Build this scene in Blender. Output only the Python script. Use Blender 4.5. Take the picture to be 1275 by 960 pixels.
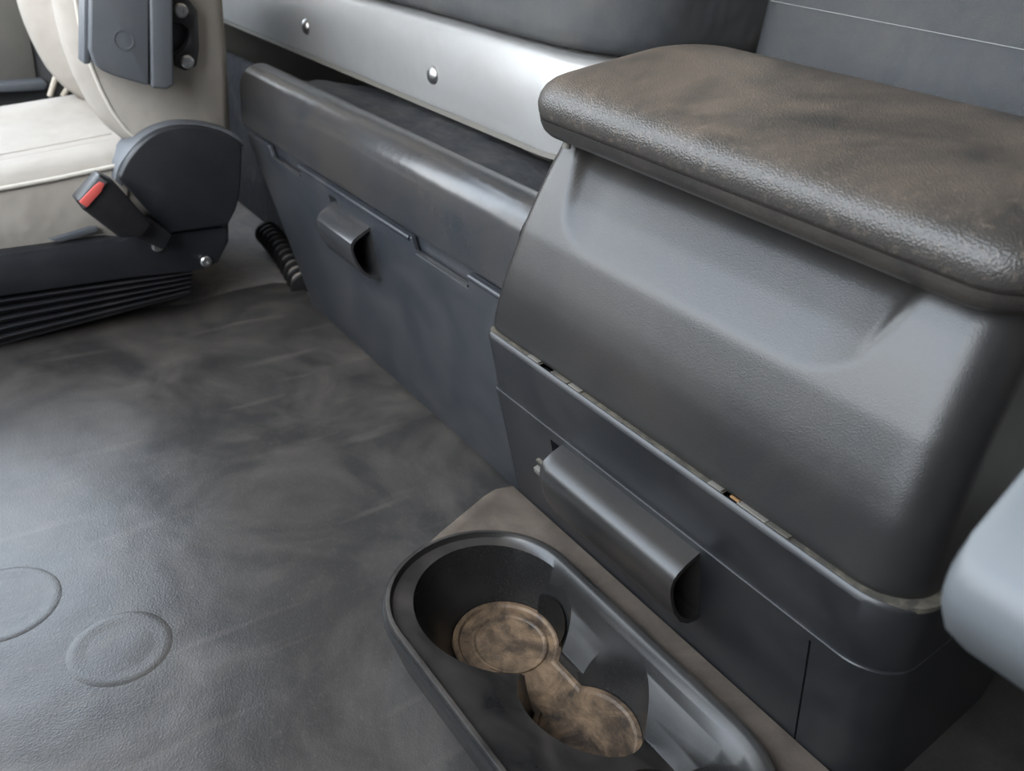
import bpy, bmesh, math, random
from mathutils import Vector, Matrix
import numpy as np
random.seed(7)
S = bpy.context.scene
for o in list(bpy.data.objects): bpy.data.objects.remove(o)
COL = S.collection

# ------------------------------------------------------------------ camera
IW, IH, F = 1275., 960., 1000.
vx = np.array([-250-IW/2, -195-IH/2, F]); aa = -200.
dz = np.array([aa, (-F*F-vx[0]*aa)/vx[1], F])
AX = -vx/np.linalg.norm(vx); AZ = -dz/np.linalg.norm(dz); AY = np.cross(AZ, AX)
RC = np.stack([AX, AY, AZ]); CP = np.array([0, 0, .75])
cam_d = bpy.data.cameras.new('camera'); cam = bpy.data.objects.new('camera', cam_d); COL.objects.link(cam)
cam_d.sensor_width = 36; cam_d.lens = F/IW*36; cam_d.clip_start = .01
r_, u_, b_ = RC@np.array([1, 0, 0]), RC@np.array([0, -1, 0]), RC@np.array([0, 0, -1])
cam.matrix_world = Matrix([[r_[i], u_[i], b_[i], CP[i]] for i in range(3)]+[[0, 0, 0, 1]])
S.camera = cam
cam_d.dof.use_dof = True; cam_d.dof.focus_distance = .85; cam_d.dof.aperture_fstop = 6.3

# ------------------------------------------------------------------ world, light, exposure
S.view_settings.view_transform = 'Standard'; S.view_settings.look = 'None'
S.view_settings.gamma = 1; S.view_settings.use_curve_mapping = False
S.view_settings.exposure = 0.28
w = bpy.data.worlds.new('world'); S.world = w; w.use_nodes = True
nt = w.node_tree; bg = nt.nodes['Background']
tc = nt.nodes.new('ShaderNodeTexCoord'); sx = nt.nodes.new('ShaderNodeSeparateXYZ'); cr = nt.nodes.new('ShaderNodeValToRGB')
mr = nt.nodes.new('ShaderNodeMapRange'); mr.inputs[1].default_value = -1; mr.inputs[2].default_value = 1
nt.links.new(tc.outputs['Generated'], sx.inputs[0]); nt.links.new(sx.outputs['Z'], mr.inputs[0]); nt.links.new(mr.outputs[0], cr.inputs[0])
e = cr.color_ramp.elements
e[0].position = .0; e[0].color = (.22, .19, .16, 1); e[1].position = 1; e[1].color = (.66, .80, 1.0, 1)
for p, c_ in ((.49, (.30, .26, .22, 1)), (.515, (.97, .985, 1.0, 1)), (.7, (.82, .91, 1.0, 1))):
    q = e.new(p); q.color = c_
nt.links.new(cr.outputs[0], bg.inputs[0]); bg.inputs[1].default_value = 7.5
sun_d = bpy.data.lights.new('sun_offscreen', 'SUN'); sun = bpy.data.objects.new('sun_offscreen', sun_d); COL.objects.link(sun)
sun_d.energy = 1.2; sun_d.angle = math.radians(30); sun_d.color = (1, .93, .84)
sun.rotation_euler = (Vector((-.55, .75, -.62))).to_track_quat('-Z', 'Y').to_euler()

# ------------------------------------------------------------------ pixel helpers (a pixel gives a direction, a plane the distance)
def ray(x, y): return RC@np.array([x-IW/2, y-IH/2, F])
def on(p, ax, v):
    d = ray(*p); t = (v-CP[ax])/d[ax]; return CP+t*d
def onL(p, a, b):                      # on the leaning plane y = a + b z
    d = ray(*p); t = (a+b*CP[2]-CP[1])/(d[1]-b*d[2]); return CP+t*d
def at(p, t): return CP+t*ray(*p)/np.linalg.norm(ray(*p))

# ------------------------------------------------------------------ materials
def mat(name, base, rough=.5, spec=.5, metal=0, dust=None, dust_amt=0., dust_scale=6., bump=(), tint=None, tint_scale=3., dust_rough=.9, coat=0, settle=False, soft=False, streak=0):
    m = bpy.data.materials.new(name); m.use_nodes = True; n = m.node_tree; P = n.nodes['Principled BSDF']
    def N(t): return n.nodes.new(t)
    co = N('ShaderNodeTexCoord').outputs['Object']
    P.inputs['Roughness'].default_value = rough; P.inputs['Metallic'].default_value = metal
    P.inputs['Specular IOR Level'].default_value = spec
    if coat: P.inputs['Coat Weight'].default_value = coat; P.inputs['Coat Roughness'].default_value = .3
    rgb = N('ShaderNodeRGB'); rgb.outputs[0].default_value = (*base, 1); col = rgb.outputs[0]
    def noise(sc, det=6, rg=.6, dist=0):
        t = N('ShaderNodeTexNoise'); t.inputs['Scale'].default_value = sc; t.inputs['Detail'].default_value = det
        t.inputs['Roughness'].default_value = rg; t.inputs['Distortion'].default_value = dist; n.links.new(co, t.inputs['Vector']); return t.outputs['Fac']
    def ramp(f, a, b, hi=1.):
        r = N('ShaderNodeMapRange'); r.inputs[1].default_value = a; r.inputs[2].default_value = b; r.inputs[4].default_value = hi
        n.links.new(f, r.inputs[0]); return r.outputs[0]
    def mix(f, a, c2):
        x = N('ShaderNodeMix'); x.data_type = 'RGBA'
        n.links.new(f, x.inputs['Factor']); n.links.new(a, x.inputs['A']); x.inputs['B'].default_value = (*c2, 1); return x.outputs['Result']
    if tint: col = mix(ramp(noise(tint_scale, 5, .65, .4), .35, .7), col, tint)
    if dust:
        f = ramp(noise(dust_scale, 3 if soft else 9, .5 if soft else .68, .6), .3 if soft else .42, .78, dust_amt)
        if settle:
            ge = N('ShaderNodeNewGeometry'); sp = N('ShaderNodeSeparateXYZ'); n.links.new(ge.outputs['Normal'], sp.inputs[0])
            up = ramp(sp.outputs['Z'], .35, .95); mu = N('ShaderNodeMath'); mu.operation = 'MULTIPLY'; n.links.new(f, mu.inputs[0]); n.links.new(up, mu.inputs[1]); f = mu.outputs[0]
        col = mix(f, col, dust)
        if streak:                     # scuffs dragged front to back
            mp_ = N('ShaderNodeMapping'); mp_.inputs['Scale'].default_value = (26, 3.2, 1); n.links.new(co, mp_.inputs[0])
            ns = N('ShaderNodeTexNoise'); ns.inputs['Scale'].default_value = 1; ns.inputs['Detail'].default_value = 4; n.links.new(mp_.outputs[0], ns.inputs['Vector'])
            col = mix(ramp(ns.outputs['Fac'], .60, .80, streak), col, dust)
        f2 = ramp(noise(dust_scale*28, 3, .7), .55, .85, dust_amt*.6); col = mix(f2, col, dust)
        rr = N('ShaderNodeMapRange'); rr.inputs[3].default_value = rough; rr.inputs[4].default_value = dust_rough
        n.links.new(f, rr.inputs[0]); n.links.new(rr.outputs[0], P.inputs['Roughness'])
    n.links.new(col, P.inputs['Base Color'])
    prev = None
    for kind, sc, st in bump:
        if kind == 'n': h = noise(sc, 2, .5)
        elif kind == 'v':
            t = N('ShaderNodeTexVoronoi'); t.feature = 'SMOOTH_F1'; t.inputs['Scale'].default_value = sc; t.inputs['Smoothness'].default_value = .4
            mp = N('ShaderNodeMapping'); nn = N('ShaderNodeTexNoise'); nn.inputs['Scale'].default_value = sc*.35
            va = N('ShaderNodeVectorMath'); va.operation = 'MULTIPLY_ADD'; va.inputs[1].default_value = (.6/sc,)*3
            n.links.new(co, nn.inputs['Vector']); n.links.new(nn.outputs['Color'], va.inputs[0]); n.links.new(co, va.inputs[2]); n.links.new(va.outputs[0], t.inputs['Vector'])
            h = t.outputs['Distance']
        elif kind == 'w':
            t = N('ShaderNodeTexWave'); t.inputs['Scale'].default_value = sc; t.inputs['Distortion'].default_value = 1.5; t.bands_direction = 'DIAGONAL'
            n.links.new(co, t.inputs['Vector']); h = t.outputs['Fac']
        b = N('ShaderNodeBump'); b.inputs['Strength'].default_value = st; b.inputs['Distance'].default_value = .6/sc if kind != 'n' else .4/sc
        n.links.new(h, b.inputs['Height'])
        if prev is not None: n.links.new(prev, b.inputs['Normal'])
        prev = b.outputs['Normal']
    if prev is not None: n.links.new(prev, P.inputs['Normal'])
    return m
DB = (.20, .155, .115)      # brown dust
DG = (.16, .15, .14)        # grey dust
M = {
 'mat': mat('rubber_mat', (.031, .0292, .0275), .33, .5, dust=(.135, .118, .102), dust_amt=.65, dust_scale=5, bump=(('v', 450, .15), ('n', 7, .07)), dust_rough=.48, streak=.55),
 'under': mat('dusty_underlay', (.20, .185, .175), .9, .3, dust=(.32, .28, .24), dust_amt=.9, dust_scale=9, bump=(('n', 30, .6), ('n', 300, .3))),
 'hood': mat('grained_plastic', (.018, .0175, .0172), .29, .5, dust=(.06, .05, .04), dust_amt=.3, dust_scale=5, bump=(('v', 900, .16), ('n', 1300, .10)), dust_rough=.42),
 'body': mat('smooth_dark_plastic', (.014, .0145, .016), .36, .5, dust=DG, dust_amt=.12, dust_scale=9, bump=(('n', 500, .05),), dust_rough=.5),
 'drawer': mat('blue_grey_plastic', (.026, .029, .034), .33, .5, dust=(.10, .09, .085), dust_amt=.35, dust_scale=9, bump=(('n', 400, .05),), dust_rough=.5),
 'cap': mat('worn_cap_plastic', (.027, .030, .034), .23, .55, tint=(.038, .035, .033), tint_scale=5, dust=(.11, .092, .078), dust_amt=.22, dust_scale=9, bump=(('n', 300, .03), ('n', 14, .05)), dust_rough=.36),
 'leather': mat('dusty_grained_leatherette', (.034, .031, .028), .36, .5, dust=(.20, .155, .118), dust_amt=.85, dust_scale=5, bump=(('v', 520, .42), ('n', 60, .04)), dust_rough=.5, settle=True),
 'shell': mat('lid_shell_plastic', (.022, .0205, .019), .36, .5, dust=DB, dust_amt=.2, dust_scale=8, bump=(('v', 420, .2),)),
 'ledge': mat('dusty_ledge', (.05, .046, .04), .7, .3, dust=(.19, .165, .12), dust_amt=.9, dust_scale=60, bump=(('n', 500, .3),)),
 'clip': mat('light_clip_plastic', (.115, .112, .10), .5, .4, dust=DB, dust_amt=.4, dust_scale=80),
 'black': mat('black_plastic', (.008, .008, .009), .38, .5, dust=DG, dust_amt=.1, dust_scale=9),

 'alu': mat('brushed_aluminium', (.70, .70, .695), .44, .6, metal=.5, dust=(.56, .51, .45), dust_amt=.35, dust_scale=7, bump=(('n', 10, .05),), dust_rough=.45),
 'steel': mat('bolt_steel', (.5, .5, .5), .35, .5, metal=1),
 'felt':  mat('dark_felt', (.034, .036, .040), .95, .15, dust=(.09, .082, .075), dust_amt=.6, dust_scale=14, bump=(('n', 700, .8), ('n', 25, .5))),
 'grey_fabric': mat('grey_fabric', (.064, .068, .073), .92, .2, dust=(.13, .117, .097), dust_amt=.45, dust_scale=7, bump=(('w', 420, .25), ('n', 600, .4), ('n', 11, .3))),
 'beige': mat('beige_seat_fabric', (.31, .283, .25), .92, .2, dust=(.24, .213, .183), dust_amt=.5, dust_scale=6, bump=(('n', 800, .35), ('n', 14, .25))),

 'piping': mat('light_piping', (.44, .41, .36), .85, .2),
 'seatplastic': mat('seat_cover_plastic', (.011, .012, .015), .46, .45, dust=DG, dust_amt=.1, dust_scale=9),
 'slate': mat('slate_grey_plastic', (.075, .082, .092), .5, .5, dust=DG, dust_amt=.3, dust_scale=8),

 'red':   mat('red_button', (.60, .10, .085), .45, .5),
 'rim': mat('tray_plastic', (.011, .0107, .0104), .27, .5, dust=(.075, .065, .056), dust_amt=.7, dust_scale=14, bump=(('n', 900, .08),), dust_rough=.5, settle=True, soft=True),
 'flange': mat('dusty_flange', (.085, .068, .055), .55, .4, dust=(.20, .155, .12), dust_amt=.7, dust_scale=14, bump=(('n', 500, .2),)),
 'mud': mat('mud_stained_liner', (.026, .021, .018), .42, .4, tint=(.085, .058, .038), tint_scale=18, dust=(.33, .215, .125), dust_amt=.9, dust_scale=24, bump=(('n', 60, .35), ('n', 300, .2)), dust_rough=.7),
 'pale': mat('pale_grey_plastic', (.085, .093, .10), .40, .5, dust=DG, dust_amt=.2, dust_scale=6),
 'bellows': mat('rubber_bellows', (.024, .025, .030), .45, .5, dust=DG, dust_amt=.2, dust_scale=8),
 'trim':  mat('door_trim', (.11, .105, .095), .75, .3, dust=(.19, .17, .15), dust_amt=.4, dust_scale=5, bump=(('n', 250, .2),)),
 'roof':  mat('headliner', (.60, .57, .52), .95, .1),
 'dash':  mat('dashboard', (.06, .06, .062), .7, .3),
 'tan':   mat('tan_rib', (.36, .32, .26), .7, .3),
 'thread': mat('pale_thread', (.20, .205, .205), .8, .2),
}

# ------------------------------------------------------------------ mesh helpers
def finish(name, bm, m, parent=None, ang=35, smooth=True):
    if parent is not None:
        bmesh.ops.translate(bm, verts=bm.verts, vec=-parent_world(parent))
    bmesh.ops.recalc_face_normals(bm, faces=bm.faces)
    me = bpy.data.meshes.new(name); bm.to_mesh(me); bm.free()
    if smooth:
        for p in me.polygons: p.use_smooth = True
        me.set_sharp_from_angle(angle=math.radians(ang))
    o = bpy.data.objects.new(name, me); COL.objects.link(o); me.materials.append(M[m] if isinstance(m, str) else m)
    if parent is not None: o.parent = parent
    return o
def parent_world(p):
    v = Vector(p.location)
    while p.parent is not None: p = p.parent; v = v+Vector(p.location)
    return v
def thing(name, label, cat, loc, group=None):
    o = bpy.data.objects.new(name, None); COL.objects.link(o); o.location = loc; o.empty_display_size = .05
    return tag(o, label, cat, group)
def tag(o, label, cat, group=None):
    o['label'] = label; o['category'] = cat
    if group: o['group'] = group
    return o
def struct(o): o['kind'] = 'structure'; return o
def V(*a): return Vector([float(x) for x in a])
def loft(bm, rings, c0=True, c1=True, closed=True):
    L = [[bm.verts.new(Vector([float(t) for t in p])) for p in r] for r in rings]; n = len(L[0])
    for A, B in zip(L, L[1:]):
        for i in range(n if closed else n-1):
            j = (i+1) % n; bm.faces.new((A[i], A[j], B[j], B[i]))
    if c0: bm.faces.new(L[0][::-1])
    if c1: bm.faces.new(L[-1])
    return L
def bevel(bm, r, seg=2, ang=30):
    if r <= 0: return
    bmesh.ops.recalc_face_normals(bm, faces=bm.faces)
    es = [e_ for e_ in bm.edges if len(e_.link_faces) == 2 and e_.calc_face_angle(0) > math.radians(ang)]
    bmesh.ops.bevel(bm, geom=es, offset=r, segments=seg, profile=.5, affect='EDGES', clamp_overlap=True)
def prism(bm, pts, d):                      # polygon in space swept by vector d
    d = Vector([float(t) for t in d]); P = [Vector([float(t) for t in p]) for p in pts]
    loft(bm, [P, [p+d for p in P]])
def prism_obj(name, pts, d, m, parent=None, r=.003, seg=2):
    bm = bmesh.new(); prism(bm, pts, d); bevel(bm, r, seg); return finish(name, bm, m, parent)
def box(bm, c, s, R=None):
    mtx = Matrix.Translation(Vector([float(t) for t in c]))@((R or Matrix()).to_4x4())@Matrix.Diagonal((s[0], s[1], s[2], 1))
    return bmesh.ops.create_cube(bm, size=1, matrix=mtx)['verts']
def box_obj(name, c, s, m, parent=None, r=.003, R=None, seg=2):
    bm = bmesh.new(); box(bm, c, s, R); bevel(bm, r, seg); return finish(name, bm, m, parent)
def tube_obj(name, pts, rad, m, parent=None, n=10):
    bm = bmesh.new(); P = [Vector([float(t) for t in p]) for p in pts]; rings = []
    for i, p in enumerate(P):
        t = (P[min(i+1, len(P)-1)]-P[max(i-1, 0)]).normalized(); a = t.orthogonal().normalized() if i == 0 else (a-t*a.dot(t)).normalized(); b = t.cross(a)
        rr = rad[i] if hasattr(rad, '__len__') else rad
        rings.append([p+(a*math.cos(k*2*math.pi/n)+b*math.sin(k*2*math.pi/n))*rr for k in range(n)])
    loft(bm, rings); return finish(name, bm, m, parent, 60)
def lathe_obj(name, c, axis, prof, m, parent=None, n=24):     # prof: (radius, height along axis)
    a = Vector(axis).normalized(); u = a.orthogonal().normalized(); v = a.cross(u); c = Vector([float(t) for t in c]); bm = bmesh.new()
    loft(bm, [[c+a*h+(u*math.cos(k*2*math.pi/n)+v*math.sin(k*2*math.pi/n))*max(r, 1e-4) for k in range(n)] for r, h in prof])
    return finish(name, bm, m, parent)
def spl(P, k=5, closed=False):
    P = [np.array(p, float) for p in P]; n = len(P); out = []
    for i in range(n if closed else n-1):
        a, b, c, d = (P[(i+j) % n] if closed else P[min(max(i+j, 0), n-1)] for j in (-1, 0, 1, 2))
        for j in range(k):
            t_ = j/k; out.append(tuple(.5*((2*b)+(c-a)*t_+(2*a-5*b+4*c-d)*t_**2+(3*b-a-3*c+d)*t_**3)))
    return out if closed else out+[tuple(P[-1])]
def arc(cx, cy, r, a0, a1, n): return [(cx+r*math.cos(math.radians(a0+(a1-a0)*i/n)), cy+r*math.sin(math.radians(a0+(a1-a0)*i/n))) for i in range(n+1)]
def lerp_tab(tab, z):
    xs, ys = zip(*tab); return float(np.interp(z, xs, ys))
def cut_box(c, s_, parent, R=None):
    bm = bmesh.new(); box(bm, c, s_, R); return finish('cut', bm, 'body', parent, smooth=False)
def boolean(o, cutters, op='DIFFERENCE'):
    for k in cutters:
        md = o.modifiers.new('b', 'BOOLEAN'); md.operation = op; md.object = k; md.solver = 'EXACT'
    bpy.context.view_layer.update(); dg = bpy.context.evaluated_depsgraph_get(); me = bpy.data.meshes.new_from_object(o.evaluated_get(dg))
    o.modifiers.clear(); o.data = me
    for k in cutters: bpy.data.objects.remove(k)
    m0 = me.materials[0]; me.materials.clear(); me.materials.append(m0)
    for p in me.polygons: p.material_index = 0
    for p in me.polygons: p.use_smooth = True
    me.set_sharp_from_angle(angle=math.radians(32)); return o

# ------------------------------------------------------------------ the cab shell
def slab(name, lo, hi, m):
    bm = bmesh.new(); box(bm, [(a+b)/2 for a, b in zip(lo, hi)], [b-a for a, b in zip(lo, hi)]); return struct(finish(name, bm, m, None))
slab('floor', (-2.42, -1.0, -.025), (.7, 1.56, -.005), 'under')
slab('wall_back', (-2.42, 1.50, -.02), (.7, 1.56, 2.0), 'roof')
slab('ceiling', (-2.42, -.75, 1.95), (.7, 1.56, 2.0), 'roof')
slab('wall_left', (-2.42, -1.0, -.02), (-2.36, 1.56, .64), 'trim')
slab('trim_1', (-2.42, .55, .64), (-2.36, 1.56, 1.95), 'roof')
slab('trim_2', (-2.42, -1.0, .64), (-2.36, -.72, 1.95), 'roof')
slab('wall_right_light_block', (.62, -1.0, -.02), (.68, 1.56, 1.95), 'dash')  # unseen closed side, added to block daylight from the open driver's door
slab('wall_front', (-2.42, -1.06, -.02), (.7, -.80, .62), 'dash')

# rubber mat with a waved far edge, tray opening and two moulded bosses
t = thing('rubber_floor_mat', 'dark grey pebbled rubber mat covering the cab floor, scuffed and dusty', 'floor mat', (-.9, 0, 0))
bm = bmesh.new()
far = [on(p, 2, 0) for p in ((-120, 395), (100, 395), (235, 378), (290, 362), (340, 352), (372, 352), (388, 372), (400, 388))]
nx = 60
pb = lambda p: p
outline = [(-1.72, -.78), (-1.72, .05)]+[(q[0], q[1]) for q in far[1:]]+[(-1.40, .66), (-.62, .66), (-.5, 1.2), (.6, 1.2), (.6, -.78)]
top = [bm.verts.new((x, y, 0)) for x, y in outline]; fc = bm.faces.new(top)
r = bmesh.ops.extrude_face_region(bm, geom=[fc]); bmesh.ops.translate(bm, verts=[g for g in r['geom'] if isinstance(g, bmesh.types.BMVert)], vec=(0, 0, -.005))
mo = finish('mat_sheet', bm, 'mat', t)
for px, rad in (((150, 806), .062), ((2, 752), .07)):
    q = on(px, 2, 0); lathe_obj('moulded_boss', (q[0], q[1], -.002), (0, 0, 1), [(rad, 0), (rad-.006, .0018), (rad-.011, .0028), (rad-.017, .0027), (rad-.028, .0019), (0.01, .0019)], 'mat', t, 48)

# ------------------------------------------------------------------ bunk storage box
LA, LB = .655, -.24                       # leaning drawer plane  y = LA + LB z
XF, XN, XT = -1.475, -.697, -1.590   # far end at the floor, near end, far end at the top                      # far and near ends of the box front
bx = thing('bunk_storage_box', 'dark grey plastic storage box under the bunk with pull-out drawer, between seat and console', 'storage box', (-1.1, .8, 0))
NRM = Vector((0, -1, LB)).normalized(); UPL = Vector((0, LB, 1)).normalized()
def dp(x, z, off=0): return Vector((x, LA+LB*z, z))+NRM*off
bm = bmesh.new(); prism(bm, [(XT+.10, LA+.012, .004), (XT+.10, LA+LB*.38+.012, .38), (XT+.10, .80, .38), (XT+.10, .80, .004)], (XN-XT-.10, 0, 0)); bevel(bm, .003); finish('box_body', bm, 'drawer', bx)
# top cap: rounded front rail
pr = [(.524, .392)]+[(.5215, .400), (.5215, .446)]+arc(.5615, .457, .040, 180, 75, 9)+[(.574, .4945), (.579, .489), (.584, .474), (.610, .468), (.610, .40)]
pr = [(.565+(y-.5215)*1.083, .75-(.75-z)*1.083) for y, z in pr]
bm = bmesh.new(); loft(bm, [[(XT+d, .605+(y-.605)*s, .415+(z-.415)*s) for y, z in pr] for d, s in ((0, .93), (.003, .975), (.008, 1), )]+[[(XN, y, z) for y, z in pr]]); finish('top_cap', bm, 'cap', bx, 40)
# felt lined tray behind the cap
bm = bmesh.new(); g = []
for i in range(40):
    x = XT+.05+(XN-XT-.05)*i/39
    row = []
    for j in range(10):
        y = .618+.19*j/9; z = .462-.016*min(1, j/3)+.006*math.sin(9*x+j*.7)+random.uniform(-.002, .002)
        row.append(bm.verts.new((x, y, z)))
    g.append(row)
for i in range(39):
    for j in range(9): bm.faces.new((g[i][j], g[i+1][j], g[i+1][j+1], g[i][j+1]))
finish('felt_liner', bm, 'felt', bx, 80)
# drawer front: notched outline
zl, nd = .350, .023
def xs(p): return onL(p, LA, LB)[0]
n1a, n1b = xs((335, 185)), xs((371, 207)); n2a, n2b = xs((512, 300)), xs((583, 350))
ol = [(XT+.01, zl), (n1a, zl), (n1a+.006, zl-nd), (n1b, zl-nd), (n1b+.003, zl), (n2a, zl), (n2a+.005, zl-nd), (n2b-.003, zl-nd), (n2b, zl), (XN, zl), (XN, .004), (XF, .004)]
bm = bmesh.new(); prism(bm, [dp(x, z, .0) for x, z in ol], NRM*-.010); bevel(bm, .0028, 3)
df = finish('drawer_front', bm, 'drawer', bx)
for a, b in ((n1b+.004, n2a-.004), (n2b+.003, XN)):
    tube_obj('lip_bead', [dp(a, zl-.003, -.001), dp(b, zl-.003, -.001)], .0042, 'drawer', df, 10)
for a, b in ((n1a+.004, n1b-.002), (n2a+.004, n2b-.004)):
    box_obj('notch_ledge', dp((a+b)/2, zl-nd+.003, -.003), (b-a, .008, .004), 'cap', df, .001)
# pull handle of the drawer
def handle(name, x0, x1, zt, zb, a, b, prot, m, parent, prof, hole=True):
    n_ = Vector((0, -1, b)).normalized()
    def P(x, z, off): return Vector((x, a+b*z, z))+n_*off
    bm = bmesh.new(); rings = []
    for x, s in ((x0, .90), (x0+.004, .97), (x0+.012, 1), (x1-.004, 1), (x1, .985)):
        rings.append([P(x, zb+(zt-zb)*v, prot*u*s if u > 0 else u*.004) for u, v in prof])
    for x in (x1-.0005, x1-.03, x0+.02):                       # inner wall of the hollow end
        rings.append([P(x, zb+(zt-zb)*(.5+(v-.5)*.86), prot*u*.88 if u > 0 else .0012) for u, v in prof])
    loft(bm, rings); h = finish(name, bm, m, parent, 30)
    return h, P
p1 = onL((404, 252), LA, LB); p2 = onL((484, 340), LA, LB)
prof1 = [(-1, 1.0), (.0, 1.0), (.55, .93), (.80, .89), (.93, .84), (1, .74), (.99, .62), (.93, .45), (.75, .22), (.5, .08), (.2, 0), (0, -.02), (-1, -.02)]
hx0, hx1 = -1.215, -1.085
hz1, hz0 = .319, .230
h1, Ph = handle('drawer_handle', hx0, hx1, hz1, hz0, LA, LB, .040, 'cap', df, prof1)
boolean(df, [cut_box(Ph(hx0+.004, .323, -.005), (.03, .030, .014), bx, Matrix.Rotation(.235, 3, 'X'))])
# recessed dusty side panel beside the seat
bm = bmesh.new(); box(bm, (-1.92, .77, .195), (.90, .02, .39)); bevel(bm, .004); finish('recessed_panel', bm, 'felt', bx)

# ribbed black hose behind the seat
q = on((338, 300), 2, .03); pts = []
A0, A1 = on((333, 290), 1, .70), on((378, 356), 1, .675)
for i in range(45):
    s = i/44; pts.append(Vector(A0)*(1-s)+Vector(A1)*s+Vector((0, .0, .012*math.sin(s*3.1))))
hs = thing('ribbed_hose', 'black ribbed plastic hose on the floor beside the drawer', 'hose', pts[22]-Vector((0, 0, .03)))
tube_obj('hose_core', pts, .021, 'under', hs, 14)
ax = (pts[-1]-pts[0]).normalized()
for i in range(0, 45, 4): lathe_obj('hose_rib', pts[i], ax, [(.018, -.005), (.029, -.004), (.031, 0), (.029, .004), (.018, .005)], 'black', hs, 18)

# ------------------------------------------------------------------ bunk: aluminium rail, mattress, centre cushion
YR = .755
rl = thing('bunk_rail', 'riveted bare aluminium rail along the front edge of the bunk', 'bunk rail', (-1.5, .80, .47))
def path(off, back):                       # plan line: straight, then a rounded corner turning back at the console
    R = .10; xe = -.815
    P = [(-2.34+i*(xe-R+2.34)/20, YR+off) for i in range(20)]
    P += [(x, y) for x, y in arc(xe-R, YR+R, R-off, -90, 0, 10)]
    return P+[(xe-off, YR+R+back)]
prf = [(0, .470), (.0, .474), (-.004, .49), (-.007, .53), (-.006, .565), (.0, .588)]+[(.016-.016*math.cos(math.radians(a)), .588+.016*math.sin(math.radians(a))) for a in (20, 40, 60, 80, 90)]+[(.06, .606)]
bm = bmesh.new(); loft(bm, [[(x, y, z) for x, y in path(off, .3)] for off, z in prf], False, False, False)
bmesh.ops.solidify(bm, geom=bm.faces[:], thickness=.003); finish('rail_sheet', bm, 'alu', rl, 50)
bm = bmesh.new(); P0 = path(.001, .3)
loft(bm, [[(x, y, .474) for x, y in path(-.001, .3)], [(x, y, .466) for x, y in path(-.002, .3)], [(x, y, .464) for x, y in path(.004, .3)], [(x, y, .474) for x, y in path(.006, .3)]], False, False, False)
finish('edge_trim', bm, 'clip', rl, 50)
for p in ((381, 33), (539, 93), (285, -15), (660, 150)):
    q = on(p, 1, YR-.007)
    if p[0] == 660: continue
    lathe_obj('rivet', (q[0], YR-.005, q[2]), (0, -1, 0), [(.0155, 0), (.0150, .003), (.0120, .0068), (.007, .0092), (.0005, .010)], 'steel', rl, 24)
# mattress
bm = bmesh.new()
def mring(o, z): 
    R = .13; xe = -.80+o; P = [(-2.34, 1.49), (-2.34, YR+.015-o)]+[(-2.3+i*(xe-R+2.3)/14, YR+.015-o+.004*math.sin(i*1.3)) for i in range(14)]
    P += arc(xe-R, YR+.015-o+R, R, -90, 0, 10)+[(xe, 1.0), (xe, 1.2), (xe, 1.49)]
    return [(x, y, z) for x, y in P]
loft(bm, [mring(o, z) for o, z in ((-.03, .608), (-.012, .611), (.0, .620), (.006, .64), (.008, .68), (.008, .74), (.0, .77), (-.02, .785), (-.04, .787))])
tag(finish('bunk_mattress', bm, 'grey_fabric', None, 60), 'dark grey fabric bunk mattress lying on the aluminium rail', 'mattress')
cc = thing('centre_cushion', 'grey fabric backrest cushion with a stitched seam behind the armrest console', 'cushion', (-.3, 1.1, .5))
bm = bmesh.new(); YC = 1.0
def cring(y, i): return [(x, y, z) for x, z in ((-.775+i, .50+i), (.65-i, .50+i), (.65-i, 1.05-i), (-.775+i, 1.05-i))]
def crr(y, i, r): 
    x0, x1, z0, z1 = -.778+i, .65-i, .46+i, 1.05-i; P = []
    for cx, cz, a in ((x1-r, z0+r, -90), (x1-r, z1-r, 0), (x0+r, z1-r, 90), (x0+r, z0+r, 180)): P += arc(cx, cz, r, a, a+90, 5)
    return [(x, y, z) for x, z in P]
loft(bm, [crr(1.48, 0, .03), crr(YC+.05, 0, .03), crr(YC+.02, .008, .03), crr(YC+.006, .024, .035), crr(YC, .045, .04)])
finish('cushion_body', bm, 'grey_fabric', cc, 60)
a = on((955, 0), 1, YC-.0006); b = on((1275, 62), 1, YC-.0006)
d = (b-a); tube_obj('seam_thread', [a+d*.02, a+d*.5, b, b+d*.6], .0007, 'thread', cc, 6)

# ------------------------------------------------------------------ console with armrest lid
cn = thing('storage_console', 'black plastic storage console with padded armrest lid, hinged hood and pull handle', 'console', (-.45, .8, 0))
SC, SZ = .92, .06
cn.scale = (SC,)*3; CPIV = Vector(cn.location)
CA, CB = .655, -.32
XL = -.748
HOOD = [(.293, .573), (.305, .571), (.32, .5712), (.339, .574), (.36, .5775), (.385, .584), (.41, .5915), (.432, .598), (.455, .607), (.48, .617), (.51, .631), (.545, .650)]
def sec(z, yf, xl, xr, rr, rl_, nf=70, back=.985, disp=None):
    P = [(xl, back)]+[(xl, yf+rl_+ (back-yf-rl_)*.5)]
    P += arc(xl+rl_, yf+rl_, rl_, 180, 270, 6)
    x0, x1 = xl+rl_, xr-rr
    P += [(x0+(x1-x0)*i/nf, yf) for i in range(1, nf)]
    P += arc(xr-rr, yf+rr, rr, -90, 0, 12)+[(xr, yf+rr+.1), (xr, back)]
    return [(x, y+(disp(x, z) if disp else 0), z) for x, y in P]
XR = -.150
zt1 = .207
bm = bmesh.new()
loft(bm, [sec(z, CA+CB*z-g_, XL+.001-g_, XR-.004+g_, .05, .012) for z, g_ in ((-.0645, 0), (0, 0), (.05, 0), (.10, 0), (.15, 0), (.19, .0005), (zt1-.005, .001), (zt1-.0012, .001), (zt1, .0), (zt1+.0004, -.002))])
cbody = finish('console_body', bm, 'body', cn, 40)
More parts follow.
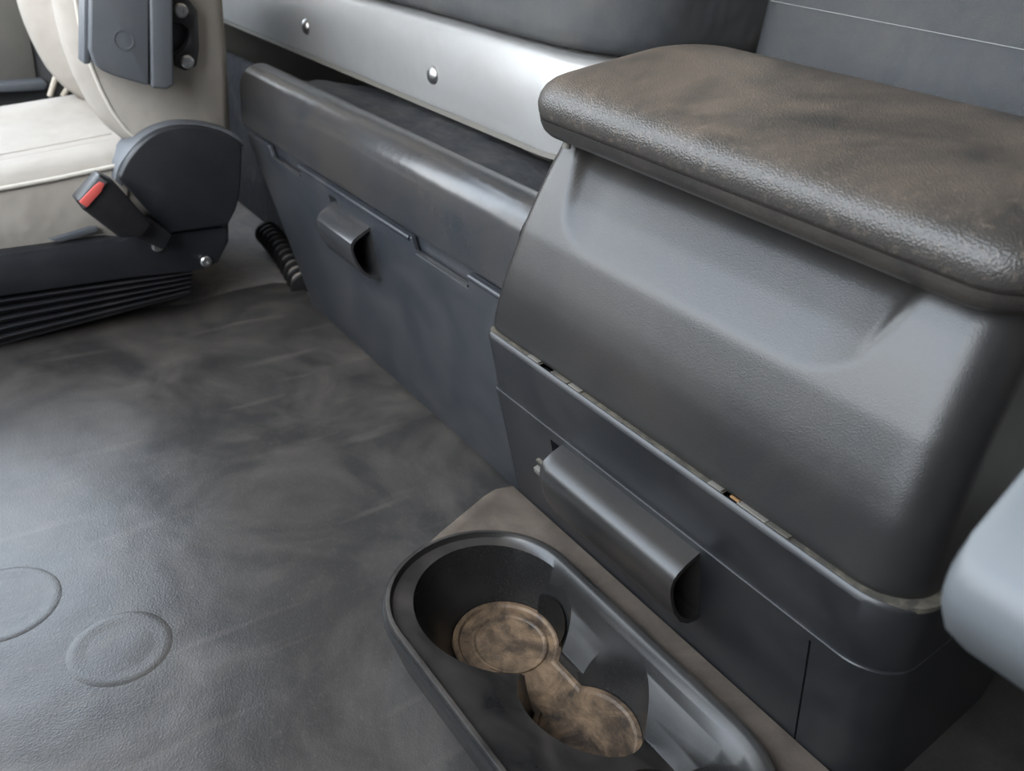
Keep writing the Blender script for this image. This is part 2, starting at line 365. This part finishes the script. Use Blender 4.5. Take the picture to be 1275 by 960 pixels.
tube_obj('side_bead', [(XL+.010, CA+CB*z-.001+.003, z) for z in (-.06, .1, zt1)], .0022, 'body', cn, 8)
# band
bm = bmesh.new(); Y1, Y2 = CA+CB*zt1, .5665
lv = [(zt1-.004, Y1+.003), (zt1+.001, Y1+.0022), (zt1+.004, Y1+.0008), (.25, (Y1+Y2)/2+.0008), (.290, Y2-.0012), (.2945, Y2), (.2965, Y2+.0018), (.2968, Y2+.004)]
loft(bm, [sec(z, y, XL+.001, XR-.004, .05, .014) for z, y in lv]); band = finish('band', bm, 'body', cn, 30)
# dusty ledge on top of the band
bm = bmesh.new(); loft(bm, [sec(z, Y2+.003, XL+.001, XR-.002, .05, .012) for z in (.292, .2975)]); ledge = finish('dusty_ledge', bm, 'ledge', cn, 40)
# hood with recessed facet
def sm(a, b, x): t_ = min(1, max(0, (x-a)/(b-a))); return t_*t_*(3-2*t_)
def recess(x, z):
    zb = .438
    if z < zb-.01: return 0
    k = (z-zb)/(.536-zb); xl = -.668-.034*k; xr = -.292+.016*k
    lo = sm(xl-.003, xl+.010, x)*(1-sm(xr-.012, xr+.014, x))
    # rounded lower corners
    cx = min(x-xl, xr-x); zz = zb+.022*max(0, 1-cx/.05)**2 if cx > 0 else zb+.03
    dpt = .023*max(0, (z-zz))/(.536-zb)
    return lo*dpt
bm = bmesh.new(); zs = list(np.linspace(.2985, .30, 2))+list(np.linspace(.305, .425, 14))+list(np.linspace(.43, .545, 26))
rg = []
for z in zs:
    y = lerp_tab(HOOD, z); k = (z-.3)/.24
    xl = XL+.003+.004*max(0, k); xr = XR-.012-.028*k
    if z < .302: y += .004*(.302-z)/.0035*.5
    rg.append(sec(z, y, xl, xr, .050, .014+.006*k, 140, .96, recess))
loft(bm, rg); finish('hood', bm, 'hood', cn, 50)
# hinge clips along the ledge
def clip(pa, pb, m, h, nm='hinge_clip'):
    a = on(pa, 2, .298); b = on(pb, 2, .298); x0, x1 = a[0], b[0]
    box_obj(nm, ((x0+x1)/2, .5715, .2982+h/2), (abs(x1-x0), .0085, abs(h)+.0004), m, cn, .0005)
for pa, pb, m, h in (((648, 446), (661, 455), 'clip', .0016), ((679, 466), (700, 480), 'ledge', .0014), ((701, 481), (716, 491), 'clip', .0012),
                     ((872, 606), (889, 617), 'clip', .0018), ((909, 631), (945, 656), 'clip', .0013), ((946, 657), (974, 676), 'ledge', .0018)):
    clip(pa, pb, m, h)
for pa, pb in (((662, 456), (678, 466)), ((890, 618), (908, 630))):          # open slots between the clips
    xa, xb = on(pa, 2, .298)[0], on(pb, 2, .298)[0]
    for o_ in (ledge, band): boolean(o_, [cut_box(((xa+xb)/2, .5735, .293), (xb-xa, .009, .016), cn)])
a = on((902, 627), 2, .3); box_obj('copper_tab', (a[0], .5705, .2995), (.011, .003, .002), mat('copper_tab', (.20, .11, .045), .5), cn, .0004)
# pull handle
prof2 = [(-1, 1.0), (.0, 1.0), (.45, .985), (.75, .95), (.90, .90), (.98, .82), (1, .72), (.98, .58), (.90, .40), (.72, .20), (.45, .06), (.15, 0), (0, -.01), (-1, -.01)]
h2, Pc = handle('pull_handle', -.600, -.370, .196, .082, CA, CB, .046, 'hood', cn, prof2)
RX = Matrix.Rotation(.31, 3, 'X')
q = onL((695, 563), CA, CB)
boolean(cbody, [cut_box(Pc(q[0], q[2], -.010), (.026, .034, .030), cn, RX),                      # catch opening
                cut_box(Pc(-.231, .07, -.001), (.0022, .006, .262), cn, RX)])                     # vertical joint
for nm, px, sz, mm, of in (('catch_pin', (675, 586), (.020, .008, .009), 'clip', .003), ('catch_plate', (677, 576), (.022, .006, .004), 'ledge', .002)):
    q = onL(px, CA, CB); box_obj(nm, Pc(q[0], q[2], of), sz, mm, cn, .0006, RX)
# padded lid, tilted up towards the bunk
TL = math.atan2(.05, .25); LO = Vector((0, .607, .541))
E1 = Vector((0, math.cos(TL), math.sin(TL))); E2 = Vector((0, -math.sin(TL), math.cos(TL)))
def lidring(off, h, crown=0):
    x0, x1, v0, v1 = -.765+off, -.178-off, off, .275-off
    P = []
    for cx, cv, r, a in ((x1-.05, v0+.05, .05, -90), (x1-.05, v1-.05, .05, 0), (x0+.085, v1-.085, .085, 90), (x0+.045, v0+.045, .045, 180)):
        r = max(r-off*.6, .008); sxn = 1 if a in (-90, 0) else -1; syn = -1 if a in (-90, 180) else 1
        ccx = (x1-r) if sxn > 0 else (x0+r); ccv = (v0+r) if syn < 0 else (v1-r)
        P += arc(ccx, ccv, r, a, a+90, 9)
    out = []
    for x, v in P:
        v2 = v+.006*((x+.47)/.3)**2*(1 if v < .14 else 0)
        out.append(Vector((x, 0, 0))+LO+E1*v2+E2*(h-.007*(x+.765)/.587))
    return out
ld = bmesh.new(); loft(ld, [lidring(o, h) for o, h in ((.018, -.004), (.008, .0), (.003, .006), (.0005, .014), (0, .020))]); ls = finish('lid_shell', ld, 'shell', cn, 40)
ld = bmesh.new()
rr_ = [(.003, .0195), (.0008, .0205), (-.001, .026), (-.0015, .034), (.001, .043), (.006, .0505), (.013, .056), (.022, .0600), (.034, .0628), (.05, .0650), (.075, .0668), (.1, .0675)]
L_ = loft(ld, [lidring(o, h) for o, h in rr_], True, True); finish('lid_pad', ld, 'leather', cn, 70)
lathe_obj('lid_stud', LO+E1*.022+E2*-.006+Vector((-.707, 0, 0)), (0, 0, 1), [(.005, -.006), (.005, .004)], 'clip', cn, 12)

# ------------------------------------------------------------------ cup holder tray
ct = thing('cup_holder_tray', 'black plastic cup holder tray with mud-stained wells in front of the console', 'cup holder', (-.42, .475, -.0652))
ct.scale = (SC,)*3; CTP = Vector(ct.location)
def stad(off, n=28):
    xa, xb, ya, yb = -.690-off, -.150+off, .340-off, .606+off; yc = (ya+yb)/2; b = (yb-ya)/2; a = .120+off; a2 = .12+off; P = []
    P += [(xa+a-a*math.sin(math.pi*i/n), yc+b*math.cos(math.pi*i/n)) for i in range(n+1)]
    P += [(xb-a2+a2*math.sin(math.pi*i/n), yc-b*math.cos(math.pi*i/n)) for i in range(n+1)]
    return P
def ring(off, z): return [(x, y, z) for x, y in stad(off)]
bm = bmesh.new(); loft(bm, [ring(-.031, -.0652), ring(-.026, -.055), ring(-.006, .0), ring(-.001, .014), ring(-.0012, .022), ring(-.0028, .0272), ring(-.0052, .0298), ring(-.008, .0305)])
tr = finish('tray', bm, 'rim', None)
def circ(cx, cy, r, z, n=64): return [(cx+r*math.cos(2*math.pi*i/n), cy+r*math.sin(2*math.pi*i/n), z) for i in range(n)]
def cutter(rings):
    bm = bmesh.new(); loft(bm, rings); return finish('cut', bm, 'rim')
def trough(z, k):                          # k 0 at the rim, 1 at the bottom
    out = []
    for x, y in stad(-.0135): 
        yb = .452+(y-.34)/(.606-.34)*(.548-.452); xb = -.58+(x+.69)/.54*(.40)
        out.append((x+(xb-x)*k, y+(yb-y)*k, .0235-z*(.028+.040*(y-.34)/.266)))
    return out
cut = [cutter([ring(-.0095, .04), ring(-.0098, .0305), ring(-.0115, .027), ring(-.0135, .0235)]+[trough(s, s**.9) for s in (.12, .3, .5, .75, 1)]),
       cutter([circ(-.55, .500, .070, -.0600), circ(-.553, .494, .078, -.04), circ(-.560, .482, .104, .018), circ(-.5605, .481, .105, .036)]),
       cutter([circ(-.392, .500, .064, -.0601), circ(-.402, .500, .072, -.03), circ(-.415, .502, .083, .02), circ(-.415, .502, .083, .037)]),
       cutter([circ(-.243, .497, .058, -.0599), circ(-.243, .497, .066, -.03), circ(-.243, .497, .078, .015), circ(-.243, .497, .078, .038)]),
       cutter([[(x, y, z) for x, y in ((-.54, .462), (-.40, .462), (-.40, .537), (-.54, .537))] for z in (-.0602, .039)])]
boolean(tr, cut); tr.data.materials.clear(); tr.data.materials.append(M['rim'])
tr.parent = ct; tr.location = -CTP
def eight(r1, r2, wd, z):
    P = []; c1, c2, y = -.55, -.392, .5
    a = math.degrees(math.asin(wd/r1)); b = math.degrees(math.asin(wd/r2))
    P += arc(c1, y, r1, a, 360-a, 40)+arc(c2, y, r2, -180+b, 180-b, 40)
    return [(px, py, z) for px, py in P]
bm = bmesh.new(); loft(bm, [eight(.0715, .0655, .038, -.061), eight(.0715, .0655, .038, -.0545), eight(.0700, .064, .0365, -.053), eight(.0645, .0585, .031, -.0527), eight(.062, .056, .0285, -.0562), eight(.03, .03, .012, -.0562)])
ln = finish('well_liner', bm, 'mud', ct, 40)
lathe_obj('coaster_ring', (-.548, .502, -.0565), (0, 0, 1), [(.050, 0), (.0495, .0022), (.0475, .0026), (.0455, .002), (.044, .0006), (.01, .0004)], 'mud', ln, 48)
bm = bmesh.new(); loft(bm, [circ(-.243, .497, .060, -.061, 40), circ(-.243, .497, .059, -.055, 40)]); finish('well_liner', bm, 'mud', ct)
# finger fins in the wells
def wall1(z): return tuple(float(np.interp(z, (-.06, -.04, .018), v)) for v in ((-.55, -.553, -.560), (.500, .494, .482), (.070, .078, .104)))
def wall3(z): return (-.243, .497, float(np.interp(z, (-.06, -.03, .015), (.058, .066, .078))))
for wall, a0, a1 in ((wall1, 50, 105), (wall3, 40, 110)):
    bm = bmesh.new(); R_ = []
    for s_ in (0, .4, .8, 1):
        row = []
        for i in range(15):
            a = math.radians(a0+(a1-a0)*i/14); z = -.056+s_*(.040-.012*((i-7)/7)**2); cx, cy, r = wall(z); r -= .0035
            row.append((cx+r*math.cos(a), cy+r*math.sin(a), z))
        R_.append(row)
    loft(bm, R_, False, False, False); bmesh.ops.solidify(bm, geom=bm.faces[:], thickness=-.0045); finish('well_fin', bm, 'rim', ct)
# flange against the console
arcp = [p for p in stad(-.005)[:29]][:20]
fl = [(XL-.002, .650), (-.757, .622), (-.752, .598), (-.735, .552), (-.716, .50), (-.700, .462), (-.690, .44)]+arcp[::-1]+[(-.16, .600), (-.15, .650)]
bm = bmesh.new(); prism(bm, [(x, y, .0095) for x, y in fl], (0, 0, -.0105)); bevel(bm, .003, 2); finish('flange', bm, 'flange', ct)

# ------------------------------------------------------------------ passenger seat
XS = -1.56
st = thing('passenger_seat', 'beige fabric passenger seat on black air-suspension base with folded armrest', 'seat', (-1.8, .25, 0))
def yz(px, X=XS): return [on(p, 0, X) for p in px]
# backrest
fr = [on(p, 0, XS) for p in ((168, 186), (148, 172), (128, 150), (112, 122), (98, 92), (86, 55), (78, 20), (75, 0))]
fr = [(p[2], p[1]) for p in fr]; fr += [(.75, fr[-1][1]-.005), (.95, fr[-1][1]+.03), (1.05, fr[-1][1]+.06)]
bk = [(on(p, 0, XS)[2], on(p, 0, XS)[1]) for p in ((292, 190), (289, 120), (286, 60), (281, 0))]; bk += [(.80, bk[-1][1]+.01), (1.05, bk[-1][1]+.06)]
fr.sort(); bk.sort()
bm = bmesh.new(); rings = []
XB = -2.06
for z in np.linspace(fr[0][0], 1.05, 26):
    yf = lerp_tab(fr, z); yb = lerp_tab(bk, z); P = []
    for i in range(41):
        s = i/40; x = XS+(XB-XS)*s
        u = min(s, 1-s)*2                                    # 0 at the edge, 1 in the middle
        bol = .055*sm(.30, .62, u) - .0*u
        edge = .030*(1-min(1, u/.16))**2
        P.append((x, yf+bol+edge, z))
    P += [(XB, yb-.02, z), (XB+.02, yb, z), (XS-.02, yb, z), (XS, yb-.02, z)]
    rings.append(P)
loft(bm, rings); br = finish('backrest', bm, 'beige', st, 50)
tube_obj('front_piping', [(XS-.004, lerp_tab(fr, z)+.024, z) for z in np.linspace(fr[0][0], 1.0, 20)], .004, 'piping', br, 8)
# cushion
bm = bmesh.new(); rings = []
sl = (on((0, 235), 0, XS)[2]-on((145, 205), 0, XS)[2])/(on((0, 235), 0, XS)[1]-on((145, 205), 0, XS)[1])
z0 = on((0, 235), 0, XS)[2]; y0 = on((0, 235), 0, XS)[1]
for y in np.linspace(-.12, .40, 14):
    zt = z0+sl*(y-y0); zb_ = .185+.02*(y); e_ = .03*max(0, (-.06-y)/.06); P = []
    for i in range(31):
        s = i/30; x = XS+(XB-XS)*s; u = min(s, 1-s)*2
        P.append((x, y, zt-e_+.022*sm(0, .12, u)-.018*sm(.34, .5, u)-.012*(1-sm(0, .05, u))))
    P += [(XB, y, zb_), (XS-.03, y, zb_), (XS-.002, y, zb_+.03)]
    rings.append(P)
loft(bm, rings); cu = finish('seat_cushion', bm, 'beige', st, 50)
# grey side skirt of the cushion and its piping
sk = yz([(-60, 246), (0, 237), (70, 224), (145, 208), (165, 215), (150, 297), (80, 303), (0, 312), (-60, 320)], XS+.004)
prism_obj('cushion_side', sk, (-.02, 0, 0), 'beige', st, .004)
tube_obj('cushion_piping', [p+np.array([.001, 0, .001]) for p in yz([(-60, 245), (0, 236), (70, 223), (145, 207)], XS+.004)], .0042, 'piping', st, 8)
for s in (.20, .36):
    x = XS+(XB-XS)*s
    tube_obj('seat_seam', [(x, y, z0+sl*(y-y0)+.0225-.018*sm(.34, .5, s*2)) for y in np.linspace(-.11, .36, 12)], .0016, 'beige', cu, 6)
# black side cover
cv = spl([(148, 222), (160, 198), (184, 172), (214, 159), (248, 158), (280, 166), (300, 178)])+spl([(302, 186), (301, 220), (296, 255), (284, 281)])+[(210, 291)]
prism_obj('side_cover', yz(cv, XS+.045), (-.06, 0, 0), 'seatplastic', st, .007, 3)
cr2 = spl([(143, 225), (150, 203), (178, 170), (212, 155), (248, 154), (284, 162), (303, 176)])
o2 = [on(p, 0, XS+.03) for p in cr2]; inn = [on((p[0]+(10 if p[0] < 200 else 2), p[1]+8), 0, XS+.03) for p in cr2[::-1]]
prism_obj('cover_rim', o2+inn, (-.07, 0, 0), 'slate', st, .003)
# base rail, bolts
rail = [(-80, 330), (0, 317), (135, 298), (150, 300), (185, 284), (215, 291), (282, 282), (286, 300), (272, 328), (246, 338), (160, 347), (0, 370), (-80, 384)]
prism_obj('base_rail', yz(rail, XS+.03), (-.05, 0, 0), 'seatplastic', st, .005, 2)
for p in ((196, 306), (256, 325)):
    q = on(p, 0, XS+.031); lathe_obj('bolt', q, (1, 0, 0), [(.011, 0), (.011, .004), (.0085, .006), (.004, .006), (.0035, .003)], 'steel', st, 16)
# bellows: folds pinched towards the rear
tpx, bpx = [(-80, 384), (0, 371), (240, 338)], [(-80, 448), (0, 428), (236, 366)]
nf = 5
for k in range(nf):
    a, b = k/nf, (k+1)/nf-.03
    def mixp(f): return [tuple(np.array(p)*(1-f)+np.array(q)*f) for p, q in zip(tpx, bpx)]
    U, D, Mi = mixp(a), mixp(b), mixp((a+b)/2)
    oU, oD, oM = yz(U, XS+.012), yz(D, XS+.012), yz(Mi, XS+.030)
    bm = bmesh.new()
    loft(bm, [oU, oM, oD, [p+np.array([-.05, 0, 0]) for p in oD], [p+np.array([-.05, 0, 0]) for p in oU], oU], False, False, False)
    finish('bellows_fold', bm, 'bellows', st, 60)
bk_ = yz([(-80, 384), (0, 371), (240, 338), (238, 366), (0, 430), (-80, 450)], XS+.008)
prism_obj('bellows_core', bk_, (-.45, 0, 0), 'bellows', st, .0)
# seat pan underside
prism_obj('seat_pan', yz([(-80, 318), (0, 308), (200, 285), (285, 270), (286, 300), (200, 330), (0, 360), (-80, 372)], XS-.01), (-.46, 0, 0), 'seatplastic', st, .006)
# folded armrest on the side of the backrest
ar = [(113, -40)]+spl([(112, 62), (120, 82), (136, 92), (160, 100), (186, 107)])+[(186, -40)]
a1 = prism_obj('folded_armrest', yz(ar, XS+.075), (-.055, 0, 0), 'slate', st, .006, 3)
prism_obj('armrest_rear', yz([(186, -40), (189, 110), (209, 112), (217, 106), (215, -40)], XS+.078), (-.055, 0, 0), 'slate', a1, .005, 3)
prism_obj('armrest_edge', yz([(105, -40), (104, 80), (113, 80), (114, -40)], XS+.060), (-.04, 0, 0), 'slate', a1, .003)
q = on((154, 50), 0, XS+.075); lathe_obj('armrest_plug', q, (1, 0, 0), [(.016, -.002), (.016, .001), (.0135, .001), (.013, -.0008), (.003, -.0008)], 'slate', a1, 20)
# hinge bracket with two bolts
hb = prism_obj('hinge_bracket', yz([(212, -10), (236, 0), (247, 14), (249, 60), (246, 82), (232, 89), (220, 84), (216, 70), (228, 62), (236, 50), (236, 38), (226, 30), (213, 28)], XS+.03), (-.03, 0, 0), 'black', st, .004)
prism_obj('bracket_plate', yz([(212, 26), (238, 26), (238, 66), (214, 68)], XS+.012), (-.012, 0, 0), 'seatplastic', hb, .002)
for p in ((225, 13), (233, 77)):
    q = on(p, 0, XS+.031); lathe_obj('bolt', q, (1, 0, 0), [(.0115, 0), (.0115, .003), (.009, .005), (.0045, .005), (.004, .002)], 'steel', hb, 18)
# seat belt buckle
bb = prism_obj('buckle', yz([(94, 250), (124, 217), (142, 226), (190, 280), (178, 296), (150, 297), (104, 262)], XS+.10), (-.035, 0, 0), 'black', st, .005, 3)
A, B_, C_, D_ = yz([(97, 249), (123, 219), (134, 227), (104, 260)], XS+.101)
prism_obj('buckle_end', [A, B_, C_, D_], (.002, 0, 0), 'slate', bb, .001)
prism_obj('red_button', yz([(98, 251), (117, 231), (124, 226), (130, 228), (126, 238), (108, 258)], XS+.1035), (.0025, 0, 0), 'red', bb, .001)
prism_obj('buckle_stalk', yz([(160, 280), (190, 276), (215, 292), (205, 312), (175, 300)], XS+.07), (-.03, 0, 0), 'seatplastic', bb, .004)
prism_obj('wire_clip', yz([(60, 299), (112, 283), (122, 283), (122, 289), (75, 302)], XS+.02), (-.01, 0, 0), 'slate', st, .002)

# ------------------------------------------------------------------ door trim beyond the seat
dt = thing('door_trim_panel', 'grey door trim panel beyond the passenger seat', 'door panel', (-2.3, .1, 0))
prism_obj('panel', [on(p, 0, -2.30) for p in ((-60, -40), (24, -40), (34, 20), (46, 98), (-60, 110))], (-.05, 0, 0), 'trim', dt, .004)
prism_obj('ledge', [on(p, 0, -2.25) for p in ((-60, 110), (56, 101), (60, 106), (56, 112), (-60, 119))], (-.05, 0, 0), 'slate', dt, .003)
prism_obj('lower_panel', [on(p, 0, -2.31) for p in ((-100, -60), (160, -60), (160, 140), (-100, 140))], (-.03, 0, 0), 'dash', dt, 0)
lvb = prism_obj('adjuster_lever', [on(p, 0, -2.075) for p in ((64, 118), (73, 90), (88, 100), (112, 118), (112, 132), (64, 132))], (-.03, 0, 0), 'black', st, .003)
for a, b in (((62, 120), (72, 88)), ((78, 120), (89, 102))):
    tube_obj('rib', [on(a, 0, -2.07), on(b, 0, -2.07)], .006, 'tan', lvb, 8)

# ------------------------------------------------------------------ armrest of the driver's seat, close to the camera
da = thing('driver_armrest', 'pale grey rounded plastic armrest end of the driver seat, beside the console', 'armrest', at((1250, 720), .46))
c0 = Vector(at((1130, 790), .46))
bm = bmesh.new(); rings = []
prof = [(.12, -.075), (.06, -.034), (.030, -.009), (.013, .011), (.006, .024), (.005, .032), (.007, .040), (.012, .050), (.235, .232), (.245, .232), (.27, .20)]
for x, i in ((0, .012), (.002, .006), (.006, .002), (.014, 0), (.24, 0)):
    cy, cz = .12, .12
    rings.append([c0+Vector((x, cy+(y-cy)*(1-i*7), cz+(z-cz)*(1-i*7))) for y, z in prof])
loft(bm, rings); finish('armrest_shell', bm, 'pale', da, 40)

# the console and tray are drawn 1/.92 too large: both stand on the floor at their real size
for o_, pv in ((cn, CPIV), (ct, CTP)): o_.location = pv*SC+Vector((0, 0, SZ))
